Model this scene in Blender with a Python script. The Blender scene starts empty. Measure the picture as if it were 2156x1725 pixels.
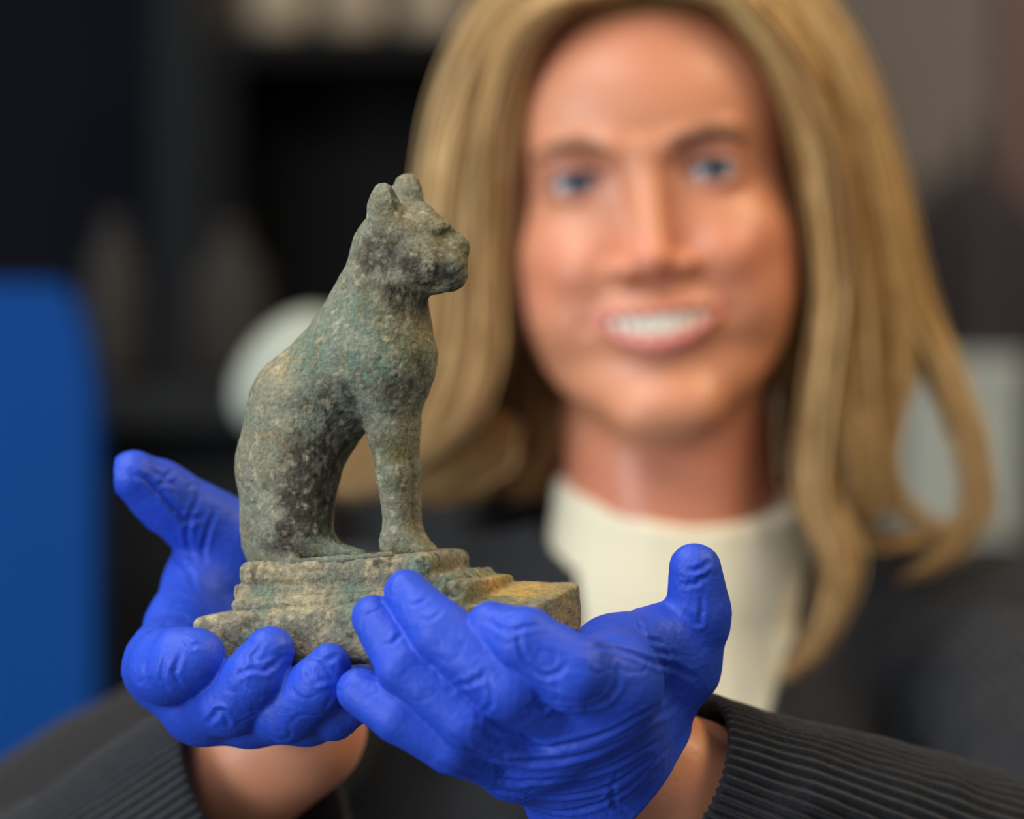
import bpy, math, random
import numpy as np
from mathutils import Vector, Matrix, Euler

random.seed(7)
RNG = np.random.RandomState(11)
SC = bpy.context.scene
COL = SC.collection

# ------------------------------------------------------------------ camera
F = 5480.0                      # focal length in pixels of the 2156 px wide frame
CAMZ = 1.5
cam_d = bpy.data.cameras.new('camera')
cam_d.sensor_fit = 'HORIZONTAL'
cam_d.sensor_width = 36.0
cam_d.lens = 36.0 * F / 2156.0
cam_d.clip_start = 0.05
cam_d.dof.use_dof = True
cam_d.dof.focus_distance = 0.815
cam_d.dof.aperture_fstop = 3.9
cam = bpy.data.objects.new('camera', cam_d)
cam.location = (0, 0, CAMZ)
cam.rotation_euler = (math.pi / 2, 0, 0)
COL.objects.link(cam)
SC.camera = cam

# ------------------------------------------------------------------ world and lamps
world = bpy.data.worlds.new('world')
SC.world = world
world.use_nodes = True
bg = world.node_tree.nodes['Background']
bg.inputs[0].default_value = (0.86, 0.92, 1.0, 1)
bg.inputs[1].default_value = 0.27

def area(name, loc, target, size, energy, color, sizey=None, spread=180):
    d = bpy.data.lights.new(name, 'AREA')
    d.energy = energy
    d.color = color
    d.size = size
    d.spread = math.radians(spread)
    if sizey:
        d.shape = 'RECTANGLE'
        d.size_y = sizey
    o = bpy.data.objects.new(name, d)
    o.location = loc
    v = Vector(target) - Vector(loc)
    o.rotation_euler = v.to_track_quat('-Z', 'Y').to_euler()
    COL.objects.link(o)
    return o

area('ceiling_light_cool', (-0.55, 0.35, 2.62), (0.0, 0.95, 1.45), 1.0, 18, (0.97, 0.98, 1.0), 0.8)
area('ceiling_light_warm', (0.95, 0.75, 2.62), (0.1, 1.05, 1.45), 0.7, 19, (1.0, 0.76, 0.46), 0.7)
area('rear_wall_fill', (1.3, 3.3, 2.62), (1.2, 4.4, 1.3), 0.6, 20, (1.0, 0.90, 0.78), 0.6)  # added lamp that brightens the back wall, no fixture known there
area('window_light', (-1.7, -0.35, 1.55), (0.0, 0.95, 1.45), 1.1, 33, (0.86, 0.93, 1.0), 1.3)
spot_d = bpy.data.lights.new('downlight', 'POINT')
spot_d.energy = 9.0
spot_d.shadow_soft_size = 0.04
spot_d.color = (1, 0.97, 0.92)
spot = bpy.data.objects.new('downlight', spot_d)
spot.location = (-0.63, 1.06, 2.6)
COL.objects.link(spot)

vs = SC.view_settings
vs.view_transform = 'Standard'
vs.look = 'None'
vs.exposure = 0.0
vs.gamma = 1.0
vs.use_curve_mapping = False

# ================================================================== tools
def lin(r, g, b):
    f = lambda c: (c / 255.0 / 12.92) if c / 255.0 <= 0.04045 else ((c / 255.0 + 0.055) / 1.055) ** 2.4
    return (f(r), f(g), f(b))

def P(px, py, D):
    """point (mm, camera axes: right, depth, up) seen at a pixel of the photograph at depth D mm"""
    return np.array([(px - 1078.0) * D / F, D, -(py - 862.5) * D / F])

def world_m(p):
    p = np.asarray(p, float)
    return p / 1000.0 + np.array([0, 0, CAMZ])

def smin(a, b, k):
    if k <= 0:
        return np.minimum(a, b)
    h = np.maximum(k - np.abs(a - b), 0) / k
    return np.minimum(a, b) - h * h * (k * 0.25)

def smax(a, b, k):
    return -smin(-a, -b, k)

def cone(a, b, ra, rb):
    a = np.asarray(a, float); b = np.asarray(b, float)
    ba = b - a
    L2 = max(float(ba @ ba), 1e-9)
    def fn(X, Y, Z):
        x = X - a[0]; y = Y - a[1]; z = Z - a[2]
        t = np.clip((x * ba[0] + y * ba[1] + z * ba[2]) / L2, 0, 1)
        return np.sqrt((x - ba[0] * t) ** 2 + (y - ba[1] * t) ** 2 + (z - ba[2] * t) ** 2) - (ra + (rb - ra) * t)
    lo = np.minimum(a - ra, b - rb); hi = np.maximum(a + ra, b + rb)
    return fn, lo, hi

def ell(c, r, R=None):
    c = np.asarray(c, float); r = np.asarray(r, float)
    R = np.eye(3) if R is None else np.asarray(R, float)   # columns = axes
    def fn(X, Y, Z):
        x = X - c[0]; y = Y - c[1]; z = Z - c[2]
        u = (R[0, 0] * x + R[1, 0] * y + R[2, 0] * z) / r[0]
        v = (R[0, 1] * x + R[1, 1] * y + R[2, 1] * z) / r[1]
        w = (R[0, 2] * x + R[1, 2] * y + R[2, 2] * z) / r[2]
        k0 = np.sqrt(u * u + v * v + w * w)
        k1 = np.sqrt((u / r[0]) ** 2 + (v / r[1]) ** 2 + (w / r[2]) ** 2)
        return k0 * (k0 - 1) / np.maximum(k1, 1e-6)
    e = np.abs(R) @ r
    return fn, c - e, c + e

def box(c, h, R=None, rnd=1.0):
    c = np.asarray(c, float); h = np.asarray(h, float)
    R = np.eye(3) if R is None else np.asarray(R, float)
    hi_ = h - rnd
    def fn(X, Y, Z):
        x = X - c[0]; y = Y - c[1]; z = Z - c[2]
        qx = np.abs(R[0, 0] * x + R[1, 0] * y + R[2, 0] * z) - hi_[0]
        qy = np.abs(R[0, 1] * x + R[1, 1] * y + R[2, 1] * z) - hi_[1]
        qz = np.abs(R[0, 2] * x + R[1, 2] * y + R[2, 2] * z) - hi_[2]
        out = np.sqrt(np.maximum(qx, 0) ** 2 + np.maximum(qy, 0) ** 2 + np.maximum(qz, 0) ** 2)
        return out + np.minimum(np.maximum(np.maximum(qx, qy), qz), 0) - rnd
    e = np.abs(R) @ h
    return fn, c - e, c + e

def half(c, n):
    """half space: negative on the side the normal points away from"""
    c = np.asarray(c, float); n = np.asarray(n, float); n = n / np.linalg.norm(n)
    fn = lambda X, Y, Z: (X - c[0]) * n[0] + (Y - c[1]) * n[1] + (Z - c[2]) * n[2]
    return fn, None, None

def steps(*seg):
    out = [np.array([seg[0]])]
    x = seg[0]
    for hi, st in zip(seg[1::2], seg[2::2]):
        n = max(1, int(round((hi - x) / st)))
        out.append(np.linspace(x, hi, n + 1)[1:])
        x = hi
    return np.concatenate(out).astype(np.float32)

class Field:
    def __init__(self, xs, ys, zs):
        self.a = [np.asarray(v, np.float32) for v in (xs, ys, zs)]
        self.d = np.full([len(v) for v in self.a], 30.0, np.float32)
    @staticmethod
    def grid(lo, hi, st):
        return Field(*[np.arange(l, h + st, st, dtype=np.float32) for l, h in zip(lo, hi)])
    def like(self):
        return Field(*self.a)
    def _sub(self, lo, hi, m):
        sl = []
        for v, l, h in zip(self.a, lo, hi):
            sl.append(slice(int(np.searchsorted(v, l - m)), int(np.searchsorted(v, h + m))))
        X = self.a[0][sl[0]][:, None, None]; Y = self.a[1][sl[1]][None, :, None]; Z = self.a[2][sl[2]][None, None, :]
        return tuple(sl), X, Y, Z
    def _op(self, prim, k, f, m):
        fn, lo, hi = prim
        if lo is None:
            lo = [v[0] for v in self.a]; hi = [v[-1] for v in self.a]
        sl, X, Y, Z = self._sub(lo, hi, m)
        if any(s.stop <= s.start for s in sl):
            return
        self.d[sl] = f(self.d[sl], fn(X, Y, Z).astype(np.float32), k)
    def add(self, prim, k=0.0):
        self._op(prim, k, smin, max(k, 4) + 6)
    def sub(self, prim, k=0.0):
        self._op(prim, k, lambda a, b, kk: smax(a, -b, kk), k + 2)
    def chain(self, pts, rs, k=0.0, ks=1.0):
        for i in range(len(pts) - 1):
            self.add(cone(pts[i], pts[i + 1], rs[i], rs[i + 1]), k if i == 0 else max(ks, 0))
    def merge(self, other, k):
        self.d = smin(self.d, other.d, k)
    def mesh(self):
        d = self.d
        ins = (d < 0)
        n = [s - 1 for s in d.shape]
        def cut(arr, o):
            return arr[o[0]:o[0] + n[0], o[1]:o[1] + n[1], o[2]:o[2] + n[2]]
        offs = [(i, j, k) for i in (0, 1) for j in (0, 1) for k in (0, 1)]
        cnt = np.zeros(n, np.uint8)
        for o in offs:
            cnt += cut(ins, o)
        act = (cnt > 0) & (cnt < 8)
        idx = np.argwhere(act)
        vid = np.full(n, -1, np.int32)
        vid[act] = np.arange(len(idx), dtype=np.int32)
        acc = np.zeros((len(idx), 3)); num = np.zeros(len(idx))
        val = {o: d[idx[:, 0] + o[0], idx[:, 1] + o[1], idx[:, 2] + o[2]] for o in offs}
        pos = {o: np.stack([self.a[q][idx[:, q] + o[q]] for q in range(3)], 1) for o in offs}
        for o in offs:
            for ax in range(3):
                if o[ax] == 0:
                    p = list(o); p[ax] = 1; p = tuple(p)
                    a, b = val[o], val[p]
                    m = (a < 0) != (b < 0)
                    t = (a[m] / (a[m] - b[m]))[:, None]
                    acc[m] += pos[o][m] * (1 - t) + pos[p][m] * t
                    num[m] += 1
        V = acc / num[:, None]
        quads = []
        for ax in range(3):
            s0 = [slice(None)] * 3; s1 = [slice(None)] * 3
            s0[ax] = slice(0, -1); s1[ax] = slice(1, None)
            a = ins[tuple(s0)]; b = ins[tuple(s1)]
            e = a != b
            o1, o2 = [(1, 2), (2, 0), (0, 1)][ax]
            m = np.zeros_like(e)
            c = [slice(None)] * 3
            c[o1] = slice(1, -1); c[o2] = slice(1, -1)
            m[tuple(c)] = e[tuple(c)]
            ii = np.argwhere(m)
            if not len(ii):
                continue
            flip = a[m]
            q = []
            for du, dv in ((-1, -1), (0, -1), (0, 0), (-1, 0)):
                jj = ii.copy(); jj[:, o1] += du; jj[:, o2] += dv
                q.append(vid[jj[:, 0], jj[:, 1], jj[:, 2]])
            q = np.stack(q, 1)
            q[~flip] = q[~flip][:, ::-1]
            quads.append(q)
        Q = np.concatenate(quads)
        Q = Q[(Q >= 0).all(1)]
        return V, Q

def vnormals(V, Q):
    a = V[Q[:, 2]] - V[Q[:, 0]]; b = V[Q[:, 3]] - V[Q[:, 1]]
    fnm = np.cross(a, b)
    N = np.zeros_like(V)
    for q in range(3):
        s = np.zeros(len(V))
        for c in range(4):
            s += np.bincount(Q[:, c], fnm[:, q], len(V))
        N[:, q] = s
    return N / np.maximum(np.linalg.norm(N, axis=1, keepdims=True), 1e-9)

def relax(V, Q, it=1, f=0.5):
    for _ in range(it):
        S = np.zeros_like(V); n = np.zeros(len(V))
        for c in range(4):
            for w in (1, 3):
                o = Q[:, (c + w) % 4]
                for q in range(3):
                    S[:, q] += np.bincount(Q[:, c], V[o, q], len(V))
                n += np.bincount(Q[:, c], minlength=len(V))
        V = V * (1 - f) + f * S / np.maximum(n, 1)[:, None]
    return V

def _hash(i, j, k, s):
    h = (i * 374761393 + j * 668265263 + k * 1274126177 + s * 974634551) & 0xFFFFFFFF
    h = ((h ^ (h >> 13)) * 1103515245) & 0xFFFFFFFF
    h = (h ^ (h >> 16)) & 0xFFFF
    return h / 65535.0

def vnoise(p, s=0):
    p = np.asarray(p, float)
    i = np.floor(p).astype(np.int64); f = p - i
    f = f * f * f * (f * (f * 6 - 15) + 10)
    r = 0
    for a in (0, 1):
        wa = f[:, 0] if a else 1 - f[:, 0]
        for b in (0, 1):
            wb = f[:, 1] if b else 1 - f[:, 1]
            for c in (0, 1):
                wc = f[:, 2] if c else 1 - f[:, 2]
                r = r + wa * wb * wc * _hash(i[:, 0] + a, i[:, 1] + b, i[:, 2] + c, s)
    return r * 2 - 1

def fbm(p, s=0, o=4):
    r = 0; am = 1; t = 0
    for q in range(o):
        r = r + am * vnoise(p * 2 ** q + 17.3 * q, s + q); t += am; am *= 0.5
    return r / t

def ridged(p, s=0):
    return 1 - np.abs(vnoise(p, s)) * 2

def make(name, V, Q, mat, parent=None, cols=None, smooth=True, origin=None):
    """mesh object from mm camera-axes vertices (or local mm when a parent with local frame is given via origin)"""
    V = np.asarray(V, np.float64)
    me = bpy.data.meshes.new(name)
    Q = np.asarray(Q, np.int32)
    nv, nf, k = len(V), len(Q), Q.shape[1]
    me.vertices.add(nv)
    me.vertices.foreach_set('co', (V / 1000.0).astype(np.float32).ravel())
    me.loops.add(nf * k)
    me.loops.foreach_set('vertex_index', Q.ravel())
    me.polygons.add(nf)
    me.polygons.foreach_set('loop_start', np.arange(0, nf * k, k, dtype=np.int32))
    try:
        me.polygons.foreach_set('loop_total', np.full(nf, k, np.int32))
    except Exception:
        pass
    me.polygons.foreach_set('use_smooth', np.full(nf, smooth))
    me.update(calc_edges=True)
    me.validate()
    if cols is not None:
        ca = me.color_attributes.new('tone', 'FLOAT_COLOR', 'POINT')
        c4 = np.ones((nv, 4), np.float32); c4[:, :3] = cols
        ca.data.foreach_set('color', c4.ravel())
    me.materials.append(mat)
    o = bpy.data.objects.new(name, me)
    COL.objects.link(o)
    if parent is not None:
        o.parent = parent
    return o

def tag(o, label=None, cat=None, group=None, kind=None):
    if label: o['label'] = label
    if cat: o['category'] = cat
    if group: o['group'] = group
    if kind: o['kind'] = kind
    return o

def empty(name, loc_m, rz=0.0, label=None, cat=None, group=None):
    o = bpy.data.objects.new(name, None)
    o.empty_display_size = 0.05
    o.location = loc_m
    o.rotation_euler = (0, 0, rz)
    COL.objects.link(o)
    return tag(o, label, cat, group)

# ------------------------------------------------------------------ materials
def material(name, color, rough=0.5, attr=False, spec=0.5, bump=None, sss=0.0, sheen=0.0, var=None, coat=0.0, metal=0.0):
    m = bpy.data.materials.new(name)
    m.use_nodes = True
    nt = m.node_tree
    b = nt.nodes['Principled BSDF']
    b.inputs['Roughness'].default_value = rough
    b.inputs['Specular IOR Level'].default_value = spec
    b.inputs['Metallic'].default_value = metal
    b.inputs['Base Color'].default_value = (*color, 1)
    src = None
    tc = nt.nodes.new('ShaderNodeTexCoord')
    if attr:
        a = nt.nodes.new('ShaderNodeVertexColor'); a.layer_name = 'tone'
        src = a.outputs['Color']
    if var:                                    # (scale, second colour or None, strength)
        n = nt.nodes.new('ShaderNodeTexNoise')
        n.inputs['Scale'].default_value = var[0]; n.inputs['Detail'].default_value = 8
        nt.links.new(tc.outputs['Object'], n.inputs['Vector'])
        r = nt.nodes.new('ShaderNodeMapRange')
        r.inputs['From Min'].default_value = 0.3; r.inputs['From Max'].default_value = 0.7
        r.inputs['To Min'].default_value = 1 - var[1]; r.inputs['To Max'].default_value = 1 + var[1]
        nt.links.new(n.outputs['Fac'], r.inputs['Value'])
        mul = nt.nodes.new('ShaderNodeVectorMath'); mul.operation = 'SCALE'
        if src is not None:
            nt.links.new(src, mul.inputs[0])
        else:
            mul.inputs[0].default_value = color
        nt.links.new(r.outputs[0], mul.inputs['Scale'])
        src = mul.outputs[0]
    if src is not None:
        nt.links.new(src, b.inputs['Base Color'])
    if bump:                                   # (scale, distance m, detail)
        n = nt.nodes.new('ShaderNodeTexNoise')
        n.inputs['Scale'].default_value = bump[0]; n.inputs['Detail'].default_value = bump[2]
        nt.links.new(tc.outputs['Object'], n.inputs['Vector'])
        bp = nt.nodes.new('ShaderNodeBump')
        bp.inputs['Strength'].default_value = 1.0
        bp.inputs['Distance'].default_value = bump[1]
        nt.links.new(n.outputs['Fac'], bp.inputs['Height'])
        nt.links.new(bp.outputs['Normal'], b.inputs['Normal'])
    if sss:
        b.inputs['Subsurface Weight'].default_value = sss
        b.inputs['Subsurface Radius'].default_value = (1.0, 0.35, 0.2)
        b.inputs['Subsurface Scale'].default_value = 0.006
    if sheen:
        b.inputs['Sheen Weight'].default_value = sheen
        b.inputs['Sheen Roughness'].default_value = 0.5
    if coat:
        b.inputs['Coat Weight'].default_value = coat
    return m

M_bronze = material('weathered_bronze', lin(110, 112, 96), 0.72, attr=True, spec=0.3, bump=(900, 0.0006, 6), var=(700, 0.3))
M_stone = material('weathered_base', lin(130, 122, 98), 0.82, attr=True, spec=0.25, bump=(800, 0.0007, 6), var=(650, 0.3))
M_glove = material('blue_nitrile', lin(38, 76, 200), 0.52, spec=0.4, bump=(420, 0.00035, 4), var=(90, 0.06))
M_skin = material('skin', lin(214, 150, 122), 0.42, attr=True, spec=0.45, sss=0.12, bump=(500, 0.00015, 4))
M_skin.node_tree.nodes['Principled BSDF'].inputs['Coat Weight'].default_value = 0.08
M_skin.node_tree.nodes['Principled BSDF'].inputs['Coat Roughness'].default_value = 0.16
M_hair = material('blond_hair', lin(190, 150, 95), 0.45, attr=True, spec=0.35)
M_shirt = material('cream_jersey', lin(243, 232, 200), 0.85, spec=0.2, sheen=0.2, bump=(900, 0.0003, 3))
M_knit = material('charcoal_knit', lin(46, 47, 50), 0.95, spec=0.15, sheen=0.12, bump=(1400, 0.0006, 3), var=(300, 0.2))
M_trouser = material('dark_trousers', lin(32, 34, 42), 0.9, spec=0.2)
M_shoe = material('black_leather', lin(20, 20, 22), 0.4)
M_eye = material('eye', (1, 1, 1), 0.12, attr=True)
M_tooth = material('tooth', lin(240, 232, 215), 0.25)
M_mouth = material('mouth', lin(110, 40, 38), 0.5)
M_brow = material('brow_hair', lin(150, 105, 76), 0.8)

# ================================================================== setting
def bm_box(name, c, h, mat, parent=None, rnd=0.0):
    import bmesh
    bm = bmesh.new()
    bmesh.ops.create_cube(bm, size=2.0)
    for v in bm.verts:
        v.co = Vector((c[0] + v.co.x * h[0], c[1] + v.co.y * h[1], c[2] + v.co.z * h[2]))
    if rnd:
        bmesh.ops.bevel(bm, geom=list(bm.edges), offset=rnd, segments=3, affect='EDGES', profile=0.5)
    me = bpy.data.meshes.new(name); bm.to_mesh(me); bm.free()
    me.materials.append(mat)
    o = bpy.data.objects.new(name, me); COL.objects.link(o)
    if parent is not None: o.parent = parent
    return o

def lathe(name, prof, mat, parent=None, n=32, loc=(0, 0, 0), tilt=None):
    V = []; Q = []
    for i, (r, z) in enumerate(prof):
        for j in range(n):
            a = 2 * math.pi * j / n
            V.append((r * math.cos(a), r * math.sin(a), z))
    for i in range(len(prof) - 1):
        for j in range(n):
            Q.append((i * n + j, i * n + (j + 1) % n, (i + 1) * n + (j + 1) % n, (i + 1) * n + j))
    V = np.array(V)
    if tilt is not None:
        V = V @ np.array(Euler(tilt).to_matrix()).T
    V = V + np.array(loc)
    return make(name, V * 1000, Q, mat, parent)

M_wall = material('back_wall_paint', lin(112, 103, 94), 0.9, var=(3, 0.08))
M_side = material('side_wall_paint', lin(120, 114, 106), 0.9, var=(3, 0.05))
M_floor = material('grey_floor', lin(92, 88, 84), 0.6, var=(4, 0.1))
M_ceil = material('ceiling_paint', lin(225, 222, 215), 0.9)
M_black = material('black_lacquer', lin(13, 13, 15), 0.6, spec=0.2, var=(5, 0.1))
M_navy = material('navy_panel', lin(14, 20, 34), 0.7, spec=0.2)
M_post = material('charcoal_post', lin(52, 54, 56), 0.7, spec=0.2)
M_blue = material('blue_fabric', lin(0, 66, 140), 0.8, spec=0.2, bump=(600, 0.0004, 2))
M_dome = material('pale_enamel', lin(172, 178, 164), 0.45)
M_pale = material('pale_card', lin(188, 192, 180), 0.8)
M_jar = material('pale_glaze', lin(215, 195, 165), 0.4)
M_purple = material('plum_cloth', lin(62, 58, 82), 0.9)
M_dark = material('dark_cloth', lin(52, 46, 47), 0.95)
M_counter = material('dark_counter', lin(34, 38, 42), 0.5, spec=0.3)
M_maroon = material('maroon_trim', lin(96, 62, 52), 0.6)

tag(bm_box('floor', (0.2, 2.0, -0.05), (3.0, 2.6, 0.05), M_floor), kind='structure')
tag(bm_box('ceiling', (0.2, 2.0, 2.75), (3.0, 2.6, 0.05), M_ceil), kind='structure')
tag(bm_box('wall_back', (0.2, 4.6, 1.35), (3.0, 0.05, 1.40), M_wall), kind='structure')
tag(bm_box('wall_right', (3.15, 2.0, 1.35), (0.05, 2.6, 1.40), M_side), kind='structure')
tag(bm_box('wall_left', (-2.75, 2.0, 1.35), (0.05, 2.6, 1.40), M_side), kind='structure')
tag(bm_box('trim_1', (0.905, 4.53, 1.35), (0.045, 0.02, 1.35), M_maroon), kind='structure')

def PX(px, py, D):                 # pixel -> metres at depth D metres
    p = P(px, py, D * 1000.0)
    return world_m(p)

# black display cabinet across the left half of the back wall
def cabinet():
    D = 3.6
    x0 = PX(432, 0, D)[0]; x1 = PX(1250, 0, D)[0]
    top = PX(0, 62, D)[2]; bot = 0.0
    r = empty('display_cabinet', ((x0 + x1) / 2, D + 0.2, 0), 0,
              'black cabinet against the back wall with pale jars on its top', 'cabinet')
    w = (x1 - x0) / 2; t = 0.02
    bm_box('side_panel', (-w + t, 0, top / 2), (t, 0.2, top / 2), M_black, r)
    bm_box('side_panel', (w - t, 0, top / 2), (t, 0.2, top / 2), M_black, r)
    bm_box('back_panel', (0, 0.19, top / 2), (w - 2 * t, 0.01, top / 2), M_black, r)
    bm_box('top_board', (0, 0, top - t), (w - 2 * t, 0.2, t), M_black, r)
    for z in (0.12, 0.62, 1.12):
        bm_box('shelf', (0, 0.0, z), (w - 2 * t, 0.18, t), M_black, r)
    return x0, x1, top, D
cx0, cx1, ctop, cD = cabinet()
for i, (px, rr, hh, lab) in enumerate((
        (585, 0.047, 0.090, 'leftmost pale round jar on top of the black cabinet'),
        (742, 0.045, 0.070, 'second pale round jar from the left on the black cabinet'),
        (902, 0.045, 0.066, 'pale round jar on the black cabinet nearest the blond hair'))):
    x = PX(px, 0, cD + 0.06)[0]
    r = empty('jar', (x, cD + 0.06, ctop), 0, lab, 'jar', 'pale jars on top of the black cabinet')
    pr = [(0.0, 0.0), (rr * .7, 0.0), (rr * .95, hh * .25), (rr, hh * .5), (rr * .9, hh * .8), (rr * .62, hh), (rr * .6, hh * 1.05), (0.0, hh * 1.05)]
    lathe('vessel', pr, M_jar, r)
    lathe('lid', [(0, hh * 1.05), (rr * .66, hh * 1.05), (rr * .6, hh * 1.2), (rr * .15, hh * 1.3), (0, hh * 1.35)], M_jar, r)

# charcoal post and navy door left of the cabinet
xa = PX(330, 0, 3.7)[0]; xb = PX(430, 0, 3.7)[0]
tag(bm_box('post', ((xa + xb) / 2, 3.75, 1.35), ((xb - xa) / 2, 0.06, 1.35), M_post, rnd=0.008),
    'charcoal floor-to-ceiling post beside the black cabinet', 'post')
xa2 = PX(-420, 0, 4.0)[0]; xb2 = PX(322, 0, 4.0)[0]
dr = empty('door', ((xa2 + xb2) / 2, 4.05, 0), 0, 'dark navy door left of the charcoal post', 'door')
wd = (xb2 - xa2) / 2
bm_box('door_leaf', (0, 0, 1.2), (wd, 0.03, 1.2), M_navy, dr)
for zz in (0.62, 1.72):
    bm_box('panel', (0, -0.035, zz), (wd * 0.72, 0.008, 0.42), M_navy, dr, rnd=0.004)
bm_box('handle', (wd * 0.8, -0.06, 1.05), (0.05, 0.012, 0.012), M_post, dr, rnd=0.004)

# dark counter with a pale oval lamp head behind the statuette
cD2 = 2.35
zc = PX(0, 812, cD2)[2]
ct = empty('counter', (PX(330, 0, cD2)[0], cD2 + 0.25, 0), 0, 'dark counter in the background behind the left hand', 'counter')
bm_box('counter_top', (0, 0, zc - 0.02), (0.30, 0.26, 0.02), M_counter, ct, rnd=0.004)
bm_box('cabinet_body', (0, 0.02, (zc - 0.04) / 2), (0.28, 0.22, (zc - 0.04) / 2), M_counter, ct)

def dome_lamp():
    D = 1.62
    c = P(610, 782, D * 1000)
    r = empty('desk_lamp', (c[0] / 1000 + 0.03, D + 0.03, 0), 0, 'pale tilted oval lamp head behind the cat statuette\'s back', 'lamp')
    ax = math.radians(40)
    R = np.array([[math.sin(ax), 0, math.cos(ax)], [0, 1, 0], [math.cos(ax), 0, -math.sin(ax)]]).T
    f = Field.grid((c[0] - 70, c[1] - 50, c[2] - 70), (c[0] + 70, c[1] + 50, c[2] + 70), 2.0)
    R = np.column_stack([[math.cos(math.radians(50)), 0, math.sin(math.radians(50))], [0, 1, 0], [-math.sin(math.radians(50)), 0, math.cos(math.radians(50))]])
    f.add(ell(c, (45, 30, 29), R))
    f.sub(half(c + np.array([0, 20, 0]), (0, -1, 0)), 1)
    V, Q = f.mesh()
    off = np.array([r.location.x, r.location.y, CAMZ * 0]) * 1000
    V = V + np.array([0, 0, CAMZ * 1000]) - off
    make('lamp_shade', V, Q, M_dome, r)
    zt = c[2] / 1000 + CAMZ
    lathe('stem', [(0, 0.02), (0.012, 0.02), (0.012, zt - 0.03), (0, zt - 0.03)], M_black, r, 16, (0.0, 0.02, 0))
    lathe('base', [(0, 0), (0.14, 0), (0.14, 0.015), (0.02, 0.03), (0, 0.03)], M_black, r, 32, (0, 0.02, 0))
dome_lamp()

# dim pale shapes low on the back left: two sacks on the counter's shelf behind
def blob(name, px, py, D, rpx, rpy, mat, label, cat, foot=True):
    s = D * 1000 / F
    c = P(px, py, D * 1000)
    hx, hz = rpx * s / 1000, rpy * s / 1000
    z0 = c[2] / 1000 + CAMZ - hz
    r = empty(name, (c[0] / 1000, D, z0), 0, label, cat)
    return r, hx, hz, z0

def sack(px, pt, D, rpx, label):
    s_ = D / F
    x = (px - 1078) * s_; top = CAMZ - (pt - 862.5) * s_
    z0 = zc; hh = top - z0; rr = rpx * s_
    r = empty('sack', (x, D, z0), 0, label, 'sack', 'dim sacks on the dark counter')
    lathe('bag', [(0, 0), (rr * .8, 0), (rr, hh * .12), (rr * 1.02, hh * .4), (rr * .92, hh * .7), (rr * .5, hh * .86), (rr * .3, hh * .9), (rr * .45, hh), (0, hh * .97)], M_sack, r)
    lathe('tie', [(rr * .3, hh * .885), (rr * .38, hh * .89), (rr * .38, hh * .915), (rr * .3, hh * .92)], M_post, r)
M_sack = material('sackcloth', lin(62, 59, 55), 0.95, bump=(300, 0.001, 3))
sack(240, 455, 2.46, 62, 'dim grey sack on the dark counter nearer the blue partition')
sack(485, 470, 2.5, 80, 'dim grey sack on the dark counter nearer the cat\'s back')

# blue partition at the left
pD = 2.1
xr = PX(206, 0, pD)[0]
zt = PX(0, 600, pD)[2]
pr = empty('partition_screen', (xr - 0.33, pD, 0), 0, 'blue fabric partition with a rounded top standing at the left', 'partition')
def rounded_panel(w, z0, z1, rad, th):
    pts = [(-w, z0), (w, z0)]
    for i in range(13):
        a = math.pi / 2 * i / 12
        pts.append((w - rad * 0.3 + rad * 0.3 * math.cos(a), z1 - rad + rad * math.sin(a)))
    for i in range(13):
        a = math.pi / 2 * i / 12
        pts.append((-w + rad * 0.3 - rad * 0.3 * math.sin(a), z1 - rad + rad * math.cos(a)))
    return pts
def prism(name, pts, y0, y1, mat, parent, bev=0.0):
    import bmesh
    bm = bmesh.new()
    vs_ = [bm.verts.new((x, y0, z)) for x, z in pts]
    f = bm.faces.new(vs_)
    e = bmesh.ops.extrude_face_region(bm, geom=[f])
    for v in e['geom']:
        if isinstance(v, bmesh.types.BMVert): v.co.y = y1
    bmesh.ops.recalc_face_normals(bm, faces=list(bm.faces))
    me = bpy.data.meshes.new(name); bm.to_mesh(me); bm.free(); me.materials.append(mat)
    o = bpy.data.objects.new(name, me); COL.objects.link(o); o.parent = parent
    return o
prism('fabric_panel', rounded_panel(0.33, 0.06, zt, 0.11, 0.03), -0.025, 0.025, M_blue, pr)
for s in (-0.25, 0.25):
    bm_box('foot', (s, 0, 0.03), (0.03, 0.2, 0.03), M_post, pr, rnd=0.006)

# right background: a pale box on a dark table, a dark coat on the wall, a plum drape
tD = 2.9
zt2 = PX(0, 1130, tD)[2]
tb = empty('side_table', (PX(2010, 0, tD)[0], tD, 0), 0, 'dark side table behind her shoulder carrying the pale box', 'table')
bm_box('table_top', (0, 0, zt2 - 0.015), (0.22, 0.2, 0.015), M_counter, tb, rnd=0.004)
for sx in (-1, 1):
    for sy in (-1, 1):
        bm_box('leg', (sx * 0.2, sy * 0.18, (zt2 - 0.03) / 2), (0.018, 0.018, (zt2 - 0.03) / 2), M_counter, tb)
xl = PX(1880, 0, tD)[0]; xh = PX(2118, 0, tD)[0]; zh = PX(0, 752, tD)[2]
bx = empty('box', ((xl + xh) / 2, tD, zt2), 0, 'pale grey-green box on the dark table behind the hair at right', 'box')
hb = (zh - zt2)
bm_box('carton', (0, 0, hb * 0.4), ((xh - xl) / 2, 0.09, hb * 0.4), M_pale, bx, rnd=0.004)
bm_box('lid', (0, 0, hb * 0.9), ((xh - xl) / 2 + 0.004, 0.094, hb * 0.1), M_pale, bx, rnd=0.004)

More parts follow.
